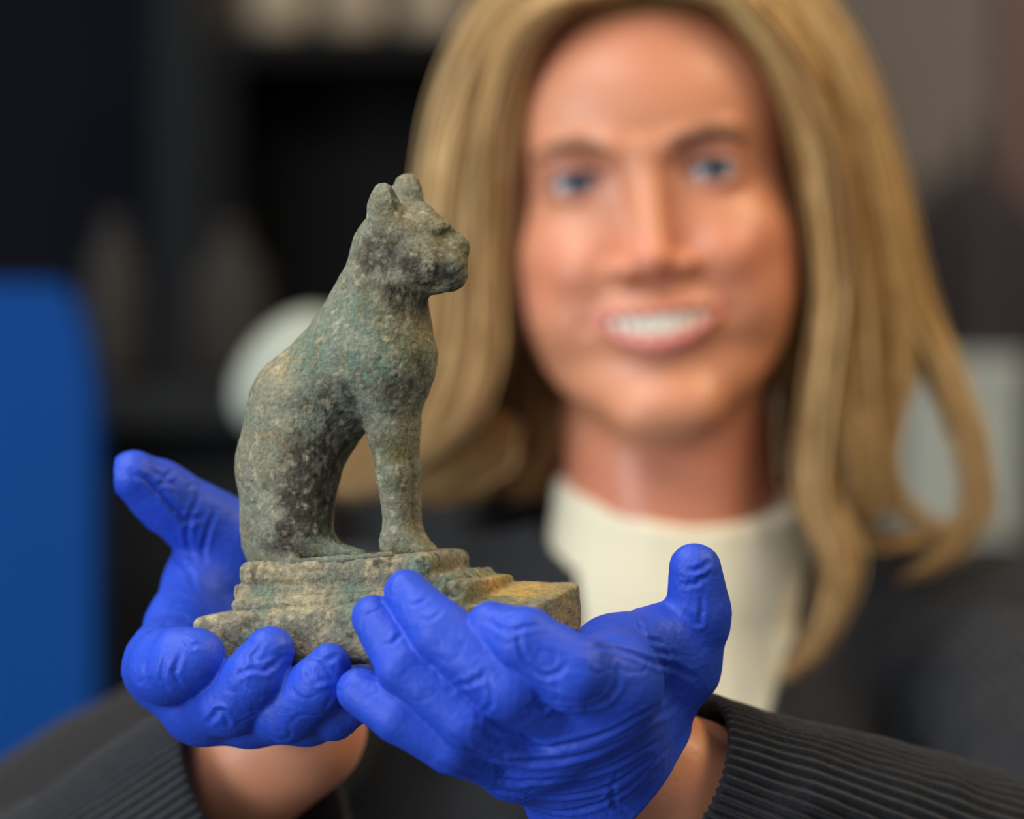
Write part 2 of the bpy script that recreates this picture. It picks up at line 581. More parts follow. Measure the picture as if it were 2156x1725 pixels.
def coat():
    D = 4.42
    c = P(2050, 470, D * 1000)
    r = empty('coat', (c[0] / 1000, D, c[2] / 1000 + CAMZ - 0.35), 0, 'dark coat hanging on the back wall at upper right', 'coat')
    f = Field.grid((-190, -90, -20), (190, 100, 560), 8.0)
    f.add(cone((0, 0, 90), (0, 0, 380), 75, 60), 20)
    f.add(cone((-25, 0, 400), (-85, 0, 350), 40, 34), 20)
    f.add(cone((25, 0, 400), (85, 0, 350), 40, 34), 20)
    f.add(cone((-95, 0, 340), (-105, 0, 130), 34, 26), 12)
    f.add(cone((95, 0, 340), (105, 0, 130), 34, 26), 12)
    V, Q = f.mesh()
    make('garment', V, Q, M_dark, r)
    lathe('hook', [(0, 0.43), (0.012, 0.43), (0.012, 0.5), (0.02, 0.51), (0, 0.52)], M_post, r, 12)
coat()
def drape():
    D = 3.3
    x = PX(2200, 0, D)[0]
    r = empty('curtain', (x, D, 0), 0, 'plum curtain hanging at the right edge behind the pale box', 'curtain')
    n, m = 60, 6
    V = []; Q = []
    top = PX(0, 830, D)[2]
    for i in range(n + 1):
        u = -0.1 + 0.45 * i / n
        for j in range(m + 1):
            V.append((u, 0.02 * math.sin(i * 0.9), 0.05 + (top - 0.05) * j / m))
    for i in range(n):
        for j in range(m):
            a = i * (m + 1) + j
            Q.append((a, a + m + 1, a + m + 2, a + 1))
    o = make('cloth', np.array(V) * 1000, Q, M_purple, r)
    md = o.modifiers.new('thick', 'SOLIDIFY'); md.thickness = 0.006
    bm_box('rail', (0.125, 0, top + 0.01), (0.23, 0.012, 0.012), M_post, r)
drape()

# ================================================================== statuette
TH = math.radians(20)
ST, CT = math.sin(TH), math.cos(TH)
CC = P(800, 1412, 830.0)
def L(px, py, l=0.0):
    """pixel -> statuette coordinates (forward, lateral away from the camera, up) in mm at lateral offset l"""
    k = (px - 1078.0) / F
    f = (k * (CC[1] + l * CT) - CC[0] - l * ST) / (CT + k * ST)
    D = CC[1] - f * ST + l * CT
    return np.array([f, l, -(py - 862.5) * D / F - CC[2]])
PXMM = 830.0 / F

statue = empty('cat_statuette', tuple(world_m(CC)), -TH,
               'weathered green-brown bronze seated cat on a stepped plinth, held in blue gloves', 'statuette')

def rframe(a, b):
    d = np.array(b) - np.array(a); d = d / np.linalg.norm(d)
    y = np.array([0, 1.0, 0]); z = np.cross(d, y); z /= np.linalg.norm(z); y = np.cross(z, d)
    return np.column_stack([d, y, z])

def build_cat():
    lo = np.array([L(480, 1200)[0] - 6, -27, L(0, 1200)[2]]); hi = np.array([L(1010, 0)[0] + 8, 27, L(0, 360)[2] + 4])
    f = Field.grid(lo, hi, 0.55)
    r = lambda px: px * PXMM
    # hind part, back and chest
    f.chain([L(598, 1120), L(612, 960), L(646, 860), L(790, 762)], [r(87), r(101), r(105), r(110)], 0, 8)
    f.add(cone(L(646, 860), L(730, 740), r(105), r(80)), 8)
    f.add(cone(L(598, 1000), L(604, 1140), r(88), r(86)), 6)
    f.add(cone(L(805, 740), L(806, 640), r(100), r(80)), 12)
    f.add(cone(L(806, 650), L(815, 545), r(80), r(70)), 8)
    f.add(cone(L(700, 760), L(800, 590), r(64), r(58)), 8)
    # haunches, near and far
    for s in (-1, 1):
        f.add(cone(L(628, 930, s * 8), L(614, 1105, s * 9), r(76), r(76)), 6)
        f.add(cone(L(645, 950, s * 10), L(650, 1115, s * 10), r(52), r(36)), 5)
        f.add(cone(L(640, 1148, s * 10), L(760, 1172, s * 9), r(28), r(14)), 6)     # hind feet
    # forelegs
    legs = {-1: ([(806, 800), (815, 905), (829, 1000), (838, 1130)], [64, 40, 33, 28]),
            1: ([(842, 800), (850, 905), (860, 1000), (867, 1130)], [52, 33, 26, 22])}
    for s in (-1, 1):
        pp, rr = legs[s]
        f.chain([L(x, y, s * 6.3) for x, y in pp], [r(q) for q in rr], 6, 3)
        f.add(cone(L(850 + s * 14, 1150, s * 6.5), L(890 + s * 10, 1166, s * 6.5), r(30), r(22)), 6)
    f.add(cone(L(842, 920), L(850, 1150), r(14), r(15)), 2)                          # bronze web between the legs
    f.add(cone(L(850, 1160), L(905, 1172), r(34), r(20)), 6)
    # head
    f.add(ell(L(835, 512), (r(86), r(80), r(80))), 5)
    f.add(cone(L(858, 508), L(922, 545), r(72), r(54)), 4)
    f.add(ell(L(893, 506), (r(50), r(60), r(48))), 4)
    f.add(cone(L(890, 572), L(940, 576), r(36), r(35)), 3)
    f.add(cone(L(948, 542), L(950, 575), r(32), r(34)), 3)
    f.add(ell(L(962, 522), (r(24), r(24), r(20))), 2.5)
    f.add(cone(L(886, 452), L(966, 508), r(26), r(13)), 3)
    f.add(cone(L(808, 560), L(900, 584), r(34), r(26)), 6)
    for s in (-1, 1):
        f.add(ell(L(948, 560, s * 5), (r(30), r(25), r(26))), 3)                      # whisker pads
        f.add(ell(L(880, 555, s * 8), (r(46), r(28), r(42))), 4)                      # cheeks
        # ears
        ce = L(808, 432, s * 8.8) if s < 0 else L(859, 412, 8.8)
        Re = rframe((0, 0, 0), (0.96, s * 0.28, 0))
        f.add(ell(ce, (r(34), r(19), r(48)), Re), 3)
        f.add(cone(ce + np.array([0, -s * .5, -8]), ce, r(36), r(27)), 4)
        f.sub(ell(ce + np.array([4.6, s * 1.0, 1.6]), (r(15), r(10), r(27)), Re), 1.2)
        # eyes
        f.sub(ell(L(926, 482, s * 7.0), (r(18), r(13), r(11))), 2.0)
        f.add(ell(L(925, 483, s * 5.2), (r(11), r(9), r(7))), 1.2)
        f.add(cone(L(900, 466, s * 5.8), L(944, 474, s * 3.6), r(7), r(5)), 3)
        f.sub(cone(L(948, 587, s * 7.6), L(985, 566, s * 2.5), r(2.6), r(2.6)), 2.5)      # mouth line
        # tail along the near side
    f.chain([L(560, 1178, -14), L(620, 1183, -17.5), L(720, 1177, -18), L(822, 1168, -17)], [r(9), r(8), r(7), r(6)], 3, 2)
    # flat contact with the plinth
    f.d[:, :, :] = smax(f.d, -(f.a[2][None, None, :] - (L(700, 1192)[2] + 0.035 * f.a[0][:, None, None])), 0.5)
    V, Q = f.mesh()
    V = relax(V, Q, 2, 0.5)
    N = vnormals(V, Q)
    h = 0.55 * fbm(V / 9.0, 3) + 0.34 * fbm(V / 3.2, 9) + 0.22 * fbm(V / 1.3, 21, 2)
    pit = np.clip(fbm(V / 2.4, 31, 3) - 0.22, 0, 1)
    V = V + N * (h * 0.75 - pit * 1.0)[:, None]
    return V, Q

def patina(V, plinth=False):
    n1 = fbm(V / 11.0, 101, 5); n2 = fbm(V / 5.0, 131, 5); n3 = fbm(V / 2.2, 151, 4); n4 = fbm(V / 14.0, 171, 4)
    sm = lambda x, a, b: np.clip((x - a) / (b - a), 0, 1) ** 2 * (3 - 2 * np.clip((x - a) / (b - a), 0, 1))
    c = lambda *q: np.array(lin(*q))
    grey, tan, dark, teal, lite, olive = c(122, 122, 103), c(176, 154, 108), c(48, 39, 32), c(88, 122, 106), c(176, 168, 138), c(116, 108, 66)
    if plinth:
        grey, tan = c(128, 124, 104), c(176, 158, 122)
    col = np.tile(grey, (len(V), 1))
    def mix(col, t, to):
        return col * (1 - t[:, None]) + to * t[:, None]
    def spot(px, py, rad, l=-14):
        p = L(px, py, l)
        return np.exp(-((V - p) ** 2 * np.array([1, 0.25, 1])).sum(1) / (rad * PXMM) ** 2)
    w = np.zeros(len(V))
    if not plinth:
        tealw = 0.5 * sm(n4, 0.0, 0.4) + 0.9 * spot(660, 745, 70) + .7 * spot(790, 740, 60) + .6 * spot(745, 640, 60)
        col = mix(col, np.clip(tealw * (0.6 + n2), 0, 0.85), teal)
        tanw = 0.55 * sm(n2, 0.05, 0.5) + 0.8 * spot(850, 640, 70) + .7 * spot(590, 770, 60) + .5 * spot(900, 470, 60) + 0.4 * spot(640, 980, 80)
        col = mix(col, np.clip(tanw * (0.55 + 1.2 * n3), 0, 0.9), tan)
        olw = .9 * spot(870, 680, 70) + .8 * spot(850, 960, 90) + .8 * spot(920, 510, 80) + .5 * spot(820, 430, 50)
        col = mix(col, np.clip(olw * (0.7 + n2), 0, 0.8), olive)
        drk_shade = 0.3 + 1.0 * spot(710, 870, 75) + 1.1 * spot(655, 1050, 75) + .8 * spot(690, 960, 60) + .9 * spot(850, 590, 75) + .7 * spot(900, 565, 55) + .6 * spot(790, 545, 50) + .7 * spot(880, 800, 60) + .5 * spot(590, 1120, 70)  # dark brown patina, plus jaw-underside shade painted in as spots
        col = mix(col, np.clip(drk_shade * (0.6 + 1.25 * n2 + 0.7 * n3) - 0.08, 0, 0.9), dark)
        col = mix(col, np.clip(sm(n3, 0.12, 0.6) * 0.5, 0, 1), lite)
    else:
        col = mix(col, np.clip(0.7 * sm(n2, -0.05, 0.4), 0, 0.9), tan)
        col = mix(col, np.clip(0.55 * sm(n1, 0.05, 0.4), 0, 0.8), teal * 0.9)
        col = mix(col, np.clip(sm(n2 * 0.6 + n3, 0.1, 0.6) * 0.75, 0, 0.9), dark)
        ow = np.clip(1.1 * (spot(1085, 1225, 50, 8) + 0.7 * spot(1130, 1240, 50, 5)) * (0.8 + n2), 0, 0.85)
        col = mix(col, ow, c(196, 160, 92))
        col = mix(col, np.clip(spot(1185, 1290, 50, 5) + 0.5 * spot(1000, 1235, 40, -22), 0, .75), c(150, 138, 88))
        col = mix(col, np.clip(0.8 * spot(440, 1290, 60, -20) + .6 * spot(620, 1250, 70, -22), 0, 0.7) * sm(n3, -.3, .3), c(196, 180, 138))
    return np.clip(col, 0, 1)

Vc, Qc = build_cat()
tag(make('cat', Vc, Qc, M_bronze, statue, patina(Vc)), 'seated bronze cat with mottled green, tan and dark brown patina')

def build_plinth():
    lo = np.array([L(370, 0, -27)[0], -32, L(0, 1450)[2] - 3]); hi = np.array([L(1235, 0, 25)[0] + 24, 32, L(0, 1140)[2] + 6])
    f = Field.grid(lo, hi, 0.5)
    def slab(x0, y0, x1, y1, thick_px, hw, rnd, k):
        a = L(x0, y0, -hw); b = L(x1, y1, -hw)
        R = rframe(a, b)
        ln = np.linalg.norm(b - a); t = thick_px * PXMM
        c = (a + b) / 2; c[1] = 0
        c = c - R[:, 2] * t / 2
        f.add(box(c, (ln / 2, hw, t / 2), R, rnd), k)
        return R
    R1 = slab(495, 1183, 898, 1166, 56, 19.5, 3.4, 0.8)
    slab(486, 1232, 955, 1208, 36, 18.5, 2.0, 1.2)
    slab(478, 1262, 962, 1237, 30, 22.5, 2.8, 1.2)
    slab(398, 1298, 972, 1260, 122, 25.5, 3.2, 1.2)
    slab(930, 1226, 1128, 1222, 130, 21.5, 2.2, 2.0)
    # sloping front bevel of the tongue at the right and the worn corner at the left
    p1, p2 = L(1203, 1226, 21.5), L(1122, 1277, -21.5)
    p3 = p2 + (L(1000, 1274, -21.5) - L(1122, 1277, -21.5))
    nn = np.cross(p3 - p2, p1 - p2); nn = nn / np.linalg.norm(nn); nn = nn if nn[2] > 0 else -nn
    f.sub((lambda X, Y, Z: np.maximum(-((X - p2[0]) * nn[0] + (Y - p2[1]) * nn[1] + (Z - p2[2]) * nn[2]), L(985, 1250, -20)[0] - X), None, None), 1.2)
    lp = L(430, 1285, -25)
    f.sub((lambda X, Y, Z: np.maximum(-((X - lp[0]) * -0.4 + (Z - lp[2]) * 0.9), X - L(474, 1280, -20)[0]), None, None), 2.0)
    global PFIELD
    PFIELD = f
    V, Q = f.mesh()
    V = relax(V, Q, 2, 0.5)
    N = vnormals(V, Q)
    h = 0.9 * fbm(V / 12.0, 5) + 0.5 * fbm(V / 3.5, 19) + 0.28 * fbm(V / 1.3, 41, 2)
    pit = np.clip(fbm(V / 2.6, 61, 3) - 0.2, 0, 1)
    V = V + N * (h * 0.62 - pit * 1.2)[:, None]
    return V, Q
Vp, Qp = build_plinth()
tag(make('plinth', Vp, Qp, M_stone, statue, patina(Vp, True)), 'stepped tan and grey plinth with an ochre patch on its tongue')

# ================================================================== person
person = empty('person', (0.085, 1.24, 0.0), 0,
               'smiling person with long blond hair, cream top and black cardigan holding the statuette', 'person')
PO = np.array([85.0, 1240.0, -CAMZ * 1000.0])       # person origin in mm camera axes
def pmake(name, V, Q, mat, parent=None, cols=None):
    return make(name, np.asarray(V) - PO, Q, mat, parent or person, cols)

# ---- head frame
HO = P(1357, 370, 1136.0)
roll, yaw = math.radians(5.6), math.radians(4.0)
hr = np.array([math.cos(roll), 0, math.sin(roll)])
hu = np.array([-math.sin(roll), 0, math.cos(roll)])
hd = np.array([0, 1.0, 0])
hr2 = hr * math.cos(yaw) - hd * math.sin(yaw)
hd2 = hd * math.cos(yaw) + hr * math.sin(yaw)
HR = np.column_stack([hr2, hd2, hu])
def H(x, y, z):
    return HO + HR @ np.array([x, y, z], float)

SHL = np.array([231.0, 1222, -119]); ELL = np.array([262.0, 941, -216]); WRL = P(1330, 1625, 848)
SHR = np.array([-71.0, 1222, -119]); ELR = np.array([-243.0, 1012, -236]); WRR = P(628, 1535, 905)

def build_body():
    f = Field(steps(-330, -30, 3.5, 160, 1.3, 330, 3.5), steps(800, 1100, 3.5, 1185, 1.3, 1345, 4.0), steps(-330, -20, 3.5, 150, 1.3, 232, 3.0))
    e = lambda c, r, k: f.add(ell(H(*c), r, HR), k)
    e((0, 88, 30), (72, 92, 82), 0)
    e((0, 52, 28), (66, 60, 58), 12)
    e((0, 45, -33), (66, 48, 62), 14)
    pts = [H(-38, 5, 15), H(-15, -2, 12.5), H(15, -2, 12.5), H(38, 5, 15)]
    f.chain(pts, [6, 6.5, 6.5, 6], 10, 4)
    for s in (-1, 1):
        e((s * 33, 18, -31), (20, 16, 18), 14)
        f.chain([H(s * 46, 58, -42), H(s * 35, 34, -76), H(s * 10, 5, -103)], [14, 14, 12], 10, 10)
    e((0, 44, -55), (61, 46, 42), 10)
    e((0, 17, -62), (34, 29, 24), 10)
    e((0, 3, -101), (22, 14, 14), 10)
    e((0, 30, -86), (42, 32, 22), 10)
    # nose
    f.add(cone(H(0, -2, 6), H(0, -13, -28), 6.2, 7.2), 9)
    f.add(ell(H(0, -17, -38), (9, 9.5, 8.5), HR), 5)
    for s in (-1, 1):
        e((s * 12.5, -8, -41), (7.5, 9, 6.5), 4)
        f.sub(ell(H(s * 5.5, -13, -47.5), (3.2, 5, 2.8), HR), 1.5)
        # eyes
        f.sub(ell(H(s * 30.5, -9, 3), (17, 11, 10), HR), 8)
        f.add(ell(H(s * 30.2, 12.6, -0.5), (14.2, 13.8, 13.0), HR), 4)
        f.sub(ell(H(s * 30.2, -2, -0.8), (12.8, 12, 4.1), HR), 1.0)
        # smile folds and raised cheeks
        e((s * 30, 6, -39), (13, 11, 11), 9)
        e((s * 34, 20, -57), (18, 15, 18), 12)
        f.sub(cone(H(s * 17, -12, -44), H(s * 33, -1, -64), 1.6, 2.2), 5)
        # ears
        e((s * 72, 82, -10), (6, 15, 29), 6)
        f.sub(ell(H(s * 76, 76, -8), (5, 9, 18), HR), 3)
    # mouth opening, lips
    arc = lambda x, y0, z0, yk, zk: H(x, y0 + yk * (x / 27.0) ** 2, z0 + zk * (x / 27.0) ** 2)
    xs = np.linspace(-28.5, 28.5, 9)
    for i in range(8):
        for dy in (0, 7):
            ra, rb = [max(0.8, 5.3 * max(0, 1 - (x / 29.5) ** 2) ** 0.8) for x in (xs[i], xs[i + 1])]
            f.sub(cone(arc(xs[i], -12 + dy, -66.5, 11, 6.4), arc(xs[i + 1], -12 + dy, -66.5, 11, 6.4), ra, rb), 1.0)
    xs = np.linspace(-29.5, 29.5, 11)
    nl_ = 10
    for i in range(10):
        ru, rv = [0.9 + 1.2 * (1 - (x / 29.5) ** 2) for x in (xs[i], xs[i + 1])]
        f.add(cone(arc(xs[i], -13, -59.4, 12.0, 1.0), arc(xs[i + 1], -13, -59.4, 12.0, 1.0), ru, rv), 2.0)
        ru, rv = [0.9 + 2.4 * (1 - (x / 29.5) ** 2) for x in (xs[i], xs[i + 1])]
        f.add(cone(arc(xs[i], -12.6, -74.5, 11.5, 13.2), arc(xs[i + 1], -12.6, -74.5, 11.5, 13.2), ru, rv), 2.0)
    # neck, shoulders, arms
    nb = np.array([80.0, 1220, -120])
    f.add(cone(H(0, 75, -72), nb, 49, 51), 12)
    f.add(cone(H(-14, 48, -105), np.array([72.0, 1172, -115]), 14, 9), 22)
    f.add(cone(H(18, 48, -105), np.array([92.0, 1172, -115]), 14, 9), 22)
    f.add(ell((80, 1232, -260), (138, 76, 150)), 20)
    for sh, el_, wr in ((SHL, ELL, WRL), (SHR, ELR, WRR)):
        f.add(cone(np.array([80.0, 1240, -112]), sh + (0, 6, 4), 34, 32), 16)
        f.add(cone(sh, el_, 32, 32), 14)
        f.add(cone(el_, wr, 36, 24), 8)
    V, Q = f.mesh()
    V = relax(V, Q, 1, 0.5)
    q = (V - HO) @ HR                      # head coordinates
    x, y, z = q[:, 0], q[:, 1], q[:, 2]
    base = np.array(lin(218, 147, 110)); blush = np.array(lin(214, 118, 94)); lip = np.array(lin(212, 122, 122)); socket_shade = np.array(lin(150, 92, 86)); tan_ = np.array(lin(212, 132, 96))
    col = np.tile(base, (len(V), 1))
    def mx(t, to):
        nonlocal col
        t = np.clip(t, 0, 1)[:, None]
        col = col * (1 - t) + to * t
    front = y < 60
    for s in (-1, 1):
        mx(0.38 * np.exp(-((x - s * 42) / 22) ** 2 - ((z + 40) / 19) ** 2) * front, blush)
        mx(0.75 * np.exp(-((x - s * 30) / 16) ** 2 - ((z - 2) / 9) ** 2) * front, socket_shade)  # shade of the eye sockets put into the skin colour
    mx(0.55 * np.exp(-((x) / 55) ** 2 - ((z - 62) / 24) ** 2) * front, tan_)
    mx(0.45 * np.exp(-((x) / 11) ** 2 - ((z + 38) / 9) ** 2) * front, blush)
    mx(0.5 * np.clip((-z - 104) / 20, 0, 1) * np.clip((y - 10) / 20, 0, 1), np.array(lin(208, 122, 98)))
    xx = np.clip(np.abs(x) / 27.0, 0, 1.2)
    up = -59.2 + 1.0 * xx ** 2; lw = -74.8 + 13.2 * xx ** 2
    ins = (np.abs(x) < 30.5) & (y < 12)
    mu = np.exp(-((z - up) / 2.6) ** 4) * ins; ml = np.exp(-((z - lw) / (1.6 + 2.6 * (1 - xx ** 2).clip(0))) ** 4) * ins
    mx(0.8 * np.maximum(0.55 * mu, ml), lip)
    deep = ins & (z < up - 2) & (z > lw + 2) & (y > -8 + 11 * xx ** 2)
    mx(0.9 * deep, np.array(lin(90, 34, 32)))
    return V, Q, col

Vb, Qb, Cb = build_body()
pmake('body', Vb, Qb, M_skin, None, Cb)

def sphere_mesh(n=32, m=20):
    V = [(0, 0, 1)]
    for i in range(1, m):
        a = math.pi * i / m
        for j in range(n):
            b = 2 * math.pi * j / n
            V.append((math.sin(a) * math.cos(b), math.sin(a) * math.sin(b), math.cos(a)))
    V.append((0, 0, -1))
    Q = []
    for j in range(n):
        Q.append((0, 1 + j, 1 + (j + 1) % n, 1 + (j + 1) % n))
        k = 1 + (m - 2) * n
        Q.append((len(V) - 1, k + (j + 1) % n, k + j, k + j))
    for i in range(m - 2):
        for j in range(n):
            a = 1 + i * n
            Q.append((a + j, a + n + j, a + n + (j + 1) % n, a + (j + 1) % n))
    tri = [q[:3] for q in Q if q[2] == q[3]]; quad = [q for q in Q if q[2] != q[3]]
    return np.array(V), tri, quad
def eyeball(s):
    n, m = 48, 40
    V = []; Q = []; C = []
    white, iris, pupil = np.array(lin(215, 205, 200)), np.array(lin(84, 98, 110)), np.array((0.004, 0.004, 0.005))
    for i in range(m + 1):
        a = math.pi * i / m
        for j in range(n):
            b = 2 * math.pi * j / n
            v = np.array([math.sin(a) * math.cos(b), -math.cos(a), math.sin(a) * math.sin(b)]) * 12.3
            V.append(H(s * 30.2, 12.8, -0.5) + HR @ v)
            rr = 12.3 * math.sin(a) if a < 1.57 else 99
            C.append(pupil if rr < 2.1 else (iris if rr < 6.0 else white))
    for i in range(m):
        for j in range(n):
            Q.append((i * n + j, i * n + (j + 1) % n, (i + 1) * n + (j + 1) % n, (i + 1) * n + j))
    return pmake('eye', V, Q, M_eye, None, np.array(C))
for s in (-1, 1):
    eyeball(s)
    # eyebrow: a tapering flattened bar of hair above the socket
    f = Field.grid(H(s * 33, 0, 16) - 30, H(s * 33, 0, 16) + 30, 0.8)
    f.chain([H(s * 13, -7.2, 13.5), H(s * 28, -5.2, 17.5), H(s * 38, -.8, 17.5), H(s * 48, 6.5, 13)], [2.6, 2.9, 2.3, 1.2], 0, 1)
    v, q = f.mesh()
    v = v + vnormals(v, q) * (0.5 * vnoise(v / np.array([2.0, 2, 1.0]), 5))[:, None]
    pmake('eyebrow', v, q, M_brow)
# lashes: dark upper lid line as part of each eye region
for s in (-1, 1):
    f = Field.grid(H(s * 30, 0, 3) - 20, H(s * 30, 0, 3) + 20, 0.6)
    f.chain([H(s * 18, -0.2, 0.5), H(s * 25, -1.9, 3.6), H(s * 34, -1.9, 3.8), H(s * 42.5, 3.0, 0.5)], [0.5, 0.9, 1.0, 0.7], 0, 0.5)
    v, q = f.mesh()
    pmake('eyelashes', v, q, material('lash', lin(50, 34, 30), 0.8) if s < 0 else bpy.data.materials['lash'])
# mouth lining with single teeth
f = Field.grid(H(0, -2, -67) - 34, H(0, -2, -67) + 34, 1.0)
f.add(ell(H(0, 10, -67), (25, 16, 6.5), HR))
v, q = f.mesh()
mouth = pmake('mouth', v, q, M_mouth)
tw = [7.6, 6.4, 6.6, 5.4]
for s in (-1, 1):
    x = 0.0
    for i, w in enumerate(tw):
        xc = s * (x + w / 2); x += w + 0.15
        hgt = (10.4, 9.6, 9.2, 7.4)[i]
        yy = -10.8 + 15.0 * (xc / 27.0) ** 2; zz = -65.6 + 7.5 * (xc / 27.0) ** 2
        sl = math.atan2(2 * 15.0 * xc / 27.0 ** 2, 1)
        R = HR @ np.array([[math.cos(sl), -math.sin(sl), 0], [math.sin(sl), math.cos(sl), 0], [0, 0, 1]])
        c = H(xc, yy, zz)
        f = Field.grid(c - 9, c + 9, 0.9)
        f.add(box(c, (w / 2, 2.4, hgt / 2), R, 2.0))
        v, q = f.mesh()
        o = make('tooth', v - PO, q, M_tooth, mouth)

# ---- gloves (hands)
CREASES = {'left': [], 'right': []}
def groove(V, N, pts3, depth, width):
    """press a wrinkle into the surface along a 3-D polyline"""
    pts3 = np.asarray(pts3)
    seg = []
    for i in range(len(pts3) - 1):
        n = max(2, int(np.linalg.norm(pts3[i + 1] - pts3[i]) / 0.5))
        t = np.linspace(0, 1, n, endpoint=False)[:, None]
        seg.append(pts3[i] * (1 - t) + pts3[i + 1] * t)
    d3 = np.concatenate(seg + [pts3[-1:]])
    lo = d3.min(0) - 5 * width; hi = d3.max(0) + 5 * width
    m = np.where(((V > lo) & (V < hi)).all(1))[0]
    if not len(m):
        return
    best = np.full(len(m), 1e9); arg = np.zeros(len(m), int)
    for j in range(len(d3)):
        dd = ((V[m] - d3[j]) ** 2).sum(1)
        b = dd < best
        best[b] = dd[b]; arg[b] = j
    t = arg / max(len(d3) - 1, 1)
    fade = np.sin(np.pi * np.clip(t, 0.02, 0.98)) ** 0.5
    r = np.sqrt(best)
    disp = -depth * np.exp(-(r / width) ** 2) + 0.55 * depth * np.exp(-((r - 2.0 * width) / (0.9 * width)) ** 2)
    V[m] += N[m] * (disp * fade)[:, None]

def on_surface(V, px_pts):
    """nearest camera-facing surface points under the given photograph pixels"""
    u = V[:, 0] / V[:, 1] * F + 1078; w = -V[:, 2] / V[:, 1] * F + 862.5
    out = []
    for a, b in px_pts:
        r = (u - a) ** 2 + (w - b) ** 2
        m = np.where(r < 64)[0]
        if not len(m):
            m = np.array([np.argmin(r)])
        out.append(V[m[np.argmin(V[m, 1])]])
    return out

def densify(pts, n=6):
    """Catmull-Rom through 2-D/3-D points"""
    p = np.asarray(pts, float)
    p = np.vstack([2 * p[0] - p[1], p, 2 * p[-1] - p[-2]])
    out = []
    for i in range(1, len(p) - 2):
        for t in np.linspace(0, 1, n, endpoint=False):
            a, b, c, d = p[i - 1], p[i], p[i + 1], p[i + 2]
            out.append(0.5 * (2 * b + (c - a) * t + (2 * a - 5 * b + 4 * c - d) * t * t + (3 * b - a - 3 * c + d) * t ** 3))
    out.append(p[-2])
    return np.array(out)

D0 = 830.0
def G(px, py, dz):
    return P(px, py, D0 + dz)

def plinth_distance(X, Y, Z):
    """signed distance to the plinth at camera-axes points (arrays), trilinear in its own grid"""
    dx = X - CC[0]; dy = Y - CC[1]; dz = Z - CC[2]
    loc = (dx * CT - dy * ST, dx * ST + dy * CT, dz + 0 * dx)
    st = PFIELD.a[0][1] - PFIELD.a[0][0]
    g = []; ok = True
    for q in range(3):
        v = (loc[q] - PFIELD.a[q][0]) / st
        n = PFIELD.d.shape[q]
        ok = ok & (v >= 0) & (v < n - 1.001)
        g.append(np.clip(v, 0, n - 1.001))
    i = [np.floor(v).astype(np.int32) for v in g]
    fr = [v - w for v, w in zip(g, i)]
    out = 0
    for a in (0, 1):
        for b in (0, 1):
            for c in (0, 1):
                w = (fr[0] if a else 1 - fr[0]) * (fr[1] if b else 1 - fr[1]) * (fr[2] if c else 1 - fr[2])
                out = out + w * PFIELD.d[i[0] + a, i[1] + b, i[2] + c]
    return np.where(ok, out, 30.0)

def finish_glove(f, creases, seed, wr):
    # the rubber yields where it touches the plinth
    X, Y, Z = np.meshgrid(*f.a, indexing='ij', sparse=True)
    near = np.where(f.d < 3)
    pd = plinth_distance(f.a[0][near[0]], f.a[1][near[1]], f.a[2][near[2]])
    f.d[near] = smax(f.d[near], (1.3 - pd).astype(np.float32), 1.0)
    V, Q = f.mesh()
    V = relax(V, Q, 2, 0.5)
    N = vnormals(V, Q)
    warp = V + 2.4 * np.stack([fbm(V / 9, seed + 1, 2), fbm(V / 9, seed + 2, 2), fbm(V / 9, seed + 3, 2)], 1)
    mask = np.clip(0.45 + 1.8 * fbm(V / 20.0, seed + 13, 2), 0.0, 1)
    crest = np.clip(1 - np.abs(vnoise(warp / 11.0, seed)) * 4.5, 0, 1) ** 1.5
    valley = np.clip(1 - np.abs(vnoise(warp / 9.0, seed + 7)) * 6.0, 0, 1) ** 1.3
    fine = np.clip(1 - np.abs(vnoise(warp / 4.4, seed + 9)) * 5.0, 0, 1) ** 1.3
    V = V + N * ((0.22 * crest - 0.3 * valley + 0.14 * fine) * mask + 0.35 * fbm(V / 14, seed + 5, 2))[:, None]
    pd = plinth_distance(V[:, 0], V[:, 1], V[:, 2])
    V0 = V.copy()
    for depth, width, pts in creases:
        groove(V, N, on_surface(V0, densify(pts)), depth * 1.15, width * 0.82)
    late = np.clip((pd - 0.9) / 1.5, 0, 1)[:, None]
    V = V0 * (1 - late) + V * late
    return V, Q

